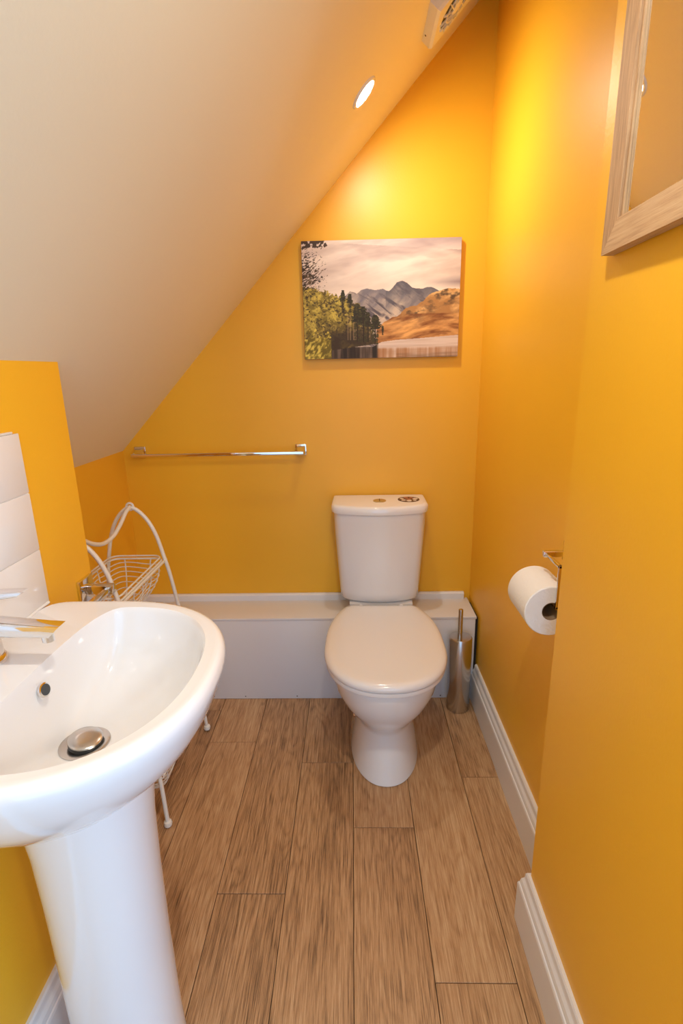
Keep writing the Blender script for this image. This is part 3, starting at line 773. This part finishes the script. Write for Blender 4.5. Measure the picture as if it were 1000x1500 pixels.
PX0, PX1, PZ0, PZ1, PYF = -0.168, 0.377, 1.294, 1.680, YB - 0.020
pic = empty('canvas_print', (0.1, YB, PZ0), 'landscape canvas print of mountains, lake and trees on the back wall', 'picture', rz=0.0)
box('stretcher_block', (PX0, PYF + 0.0004, PZ0), (PX1, YB - 0.0005, PZ1), CANVAS, pic, bev=0.002)
nu, nv = 480, 340
uu, vv = np.meshgrid(np.linspace(0, 1, nu), np.linspace(0, 1, nv))
vx = np.stack([PX0 + 0.0008 + (PX1 - PX0 - 0.0016) * uu.ravel() - pic.location[0], np.full(nu * nv, PYF) - pic.location[1], PZ1 - 0.0008 - (PZ1 - PZ0 - 0.0016) * vv.ravel() - pic.location[2]], 1)
ii = np.arange(nu * nv).reshape(nv, nu)
quads = np.stack([ii[:-1, :-1].ravel(), ii[1:, :-1].ravel(), ii[1:, 1:].ravel(), ii[:-1, 1:].ravel()], 1)
me = bpy.data.meshes.new('printed_face')
me.from_pydata(vx.tolist(), [], quads.tolist())
cs = landscape(uu, vv).reshape(-1, 3) / 255.0
lin = np.where(cs <= 0.04045, cs / 12.92, ((cs + 0.055) / 1.055) ** 2.4)
att = me.color_attributes.new('print', 'FLOAT_COLOR', 'POINT')
att.data.foreach_set('color', np.concatenate([lin, np.ones((len(lin), 1))], 1).astype(np.float32).ravel())
pm = bpy.data.materials.new('canvas_print_ink'); pm.use_nodes = True
pn = pm.node_tree.nodes; pbsdf = pn['Principled BSDF']; pbsdf.inputs['Roughness'].default_value = 0.7
an = pn.new('ShaderNodeVertexColor'); an.layer_name = 'print'
pm.node_tree.links.new(an.outputs['Color'], pbsdf.inputs['Base Color'])
me.materials.append(pm)
pf = bpy.data.objects.new('printed_face', me); COL.objects.link(pf); pf.parent = pic

# ------------------------------------------------------------------ cream wire rack in the alcove
RCX = -0.705
rack = empty('wire_rack', (RCX, 1.38, 0), 'cream wire two-basket stand in the alcove beside the basin', 'rack')
WR = 0.0062
def arch(yt, yb):
    c = [(-0.545, yb, 0.012), (-0.556, yb + (yt - yb) * 0.25, 0.17), (-0.580, yb + (yt - yb) * 0.62, 0.42), (-0.600, yb + (yt - yb) * 0.9, 0.60), (-0.614, yt, 0.68), (-0.635, yt, 0.765), (-0.665, yt, 0.822), (RCX, yt, 0.850)]
    right = c; left = [(2 * RCX - x, y, z) for x, y, z in c[:-1]][::-1]
    return spline(right + left, 7)
YT0, YB0, YT1, YB1 = 1.215, 1.176, 1.552, 1.588
for yt, yb in ((YT0, YB0), (YT1, YB1)):
    v, f = tube(arch(yt, yb), WR, 10); obj('arch_leg', v, f, WIRE, rack, True)
    for s in (-1, 1):
        v, f = lathe([(0.004, 0.0002), (0.0105, 0.004), (0.0125, 0.011), (0.0105, 0.018), (0.004, 0.022)], (RCX + s * 0.160, yb, 0), 2, 20); obj('foot_ball', v, f, WIRE, rack, True)
    v, f = tube([(RCX + 0.011 * math.cos(t), yt, 0.853 + 0.011 * math.sin(t)) for t in [2 * math.pi * i / 20 for i in range(20)]], 0.0035, 8, True)
    obj('joint_ring', v, f, WIRE, rack, True)
ym = (YT0 + YT1) / 2
v, f = tube(spline([(RCX, YT1, 0.852), (RCX, YT1 - 0.035, 0.842), (RCX, YT1 - 0.085, 0.815), (RCX, ym + 0.03, 0.797), (RCX, ym - 0.03, 0.797), (RCX, YT0 + 0.085, 0.815), (RCX, YT0 + 0.035, 0.842), (RCX, YT0, 0.852)], 8), WR, 10)
obj('swag_handle', v, f, WIRE, rack, True)

def rrect(x0, x1, y0, y1, z, r, n=6):
    out = []
    for cx, cy, a0 in ((x1 - r, y1 - r, 0), (x0 + r, y1 - r, 90), (x0 + r, y0 + r, 180), (x1 - r, y0 + r, 270)):
        for k in range(n + 1):
            a = math.radians(a0 + 90 * k / n); out.append((cx + r * math.cos(a), cy + r * math.sin(a), z))
    return out
def basket(zr, depth, hx, y0, y1, tx, ty, ex):
    x0, x1 = RCX - hx, RCX + hx
    root_rim = []
    v, f = join(tube(rrect(x0, x1, y0, y1, zr, 0.03), 0.0032, 8, True), tube(rrect(x0 + 0.003, x1 - 0.003, y0 + 0.003, y1 - 0.003, zr + 0.011, 0.03), 0.0026, 8, True))
    rim = obj('basket_rim', v, f, WIRE, rack, True)
    parts = []
    lv = 8
    prof = [(k / lv) for k in range(1, lv + 1)]
    for t in prof:                                                     # hoops, gently waved
        ins = 0.004 + tx * t ** ex; insy = 0.004 + ty * t ** ex
        ring = rrect(x0 + ins, x1 - ins, y0 + insy, y1 - insy, zr - depth * t, 0.03)
        ring = [Vector(p) for p in ring]; dense = []
        for i in range(len(ring)):
            a, b = ring[i], ring[(i + 1) % len(ring)]
            k = max(1, int((b - a).length / 0.02))
            dense += [a + (b - a) * (q / k) for q in range(k)]
        parts.append(tube([(p.x, p.y, p.z + 0.004 * math.sin(40 * (p.x + p.y) + 2 * t)) for p in dense], 0.0016, 5, True))
    def ribs(fx, fy, n, along):
        for q in range(n):
            s = (q + 0.5) / n
            pts = []
            for t in [0] + prof:
                ins = tx * t ** ex + 0.004 * (t > 0); insy = ty * t ** ex + 0.004 * (t > 0)
                if along == 'y': pts.append((x1 - ins if fx > 0 else x0 + ins, y0 + insy + (y1 - y0 - 2 * insy) * s, zr - depth * t))
                else: pts.append((x0 + ins + (x1 - x0 - 2 * ins) * s, y1 - insy if fy > 0 else y0 + insy, zr - depth * t))
            parts.append(tube(pts, 0.0020, 5))
    ribs(1, 0, 5, 'y'); ribs(-1, 0, 5, 'y'); ribs(0, 1, 2, 'x'); ribs(0, -1, 2, 'x')
    for q in range(9):                                                 # floor wires
        s = (q + 0.5) / 9; y = y0 + ty + 0.004 + (y1 - y0 - 2 * ty - 0.008) * s
        parts.append(tube([(x0 + tx + 0.004, y, zr - depth), (x1 - tx - 0.004, y, zr - depth)], 0.0014, 5))
    v, f = join(*parts); obj('basket_wires', v, f, WIRE, rack, True)
    # the two long carrier bars that hang the basket on the legs
    for s in (-1, 1):
        ya, yb2 = y0 - 0.012, y1 + 0.002
        v, f = tube([(RCX + s * (hx + 0.006), ya, zr - 0.004), (RCX + s * (hx + 0.006), yb2, zr - 0.004)], 0.0040, 8); obj('carrier_bar', v, f, WIRE, rack, True)
basket(0.676, 0.115, 0.086, 1.222, 1.560, 0.045, 0.075, 2.4)
basket(0.172, 0.120, 0.156, 1.196, 1.568, 0.040, 0.060, 3.0)
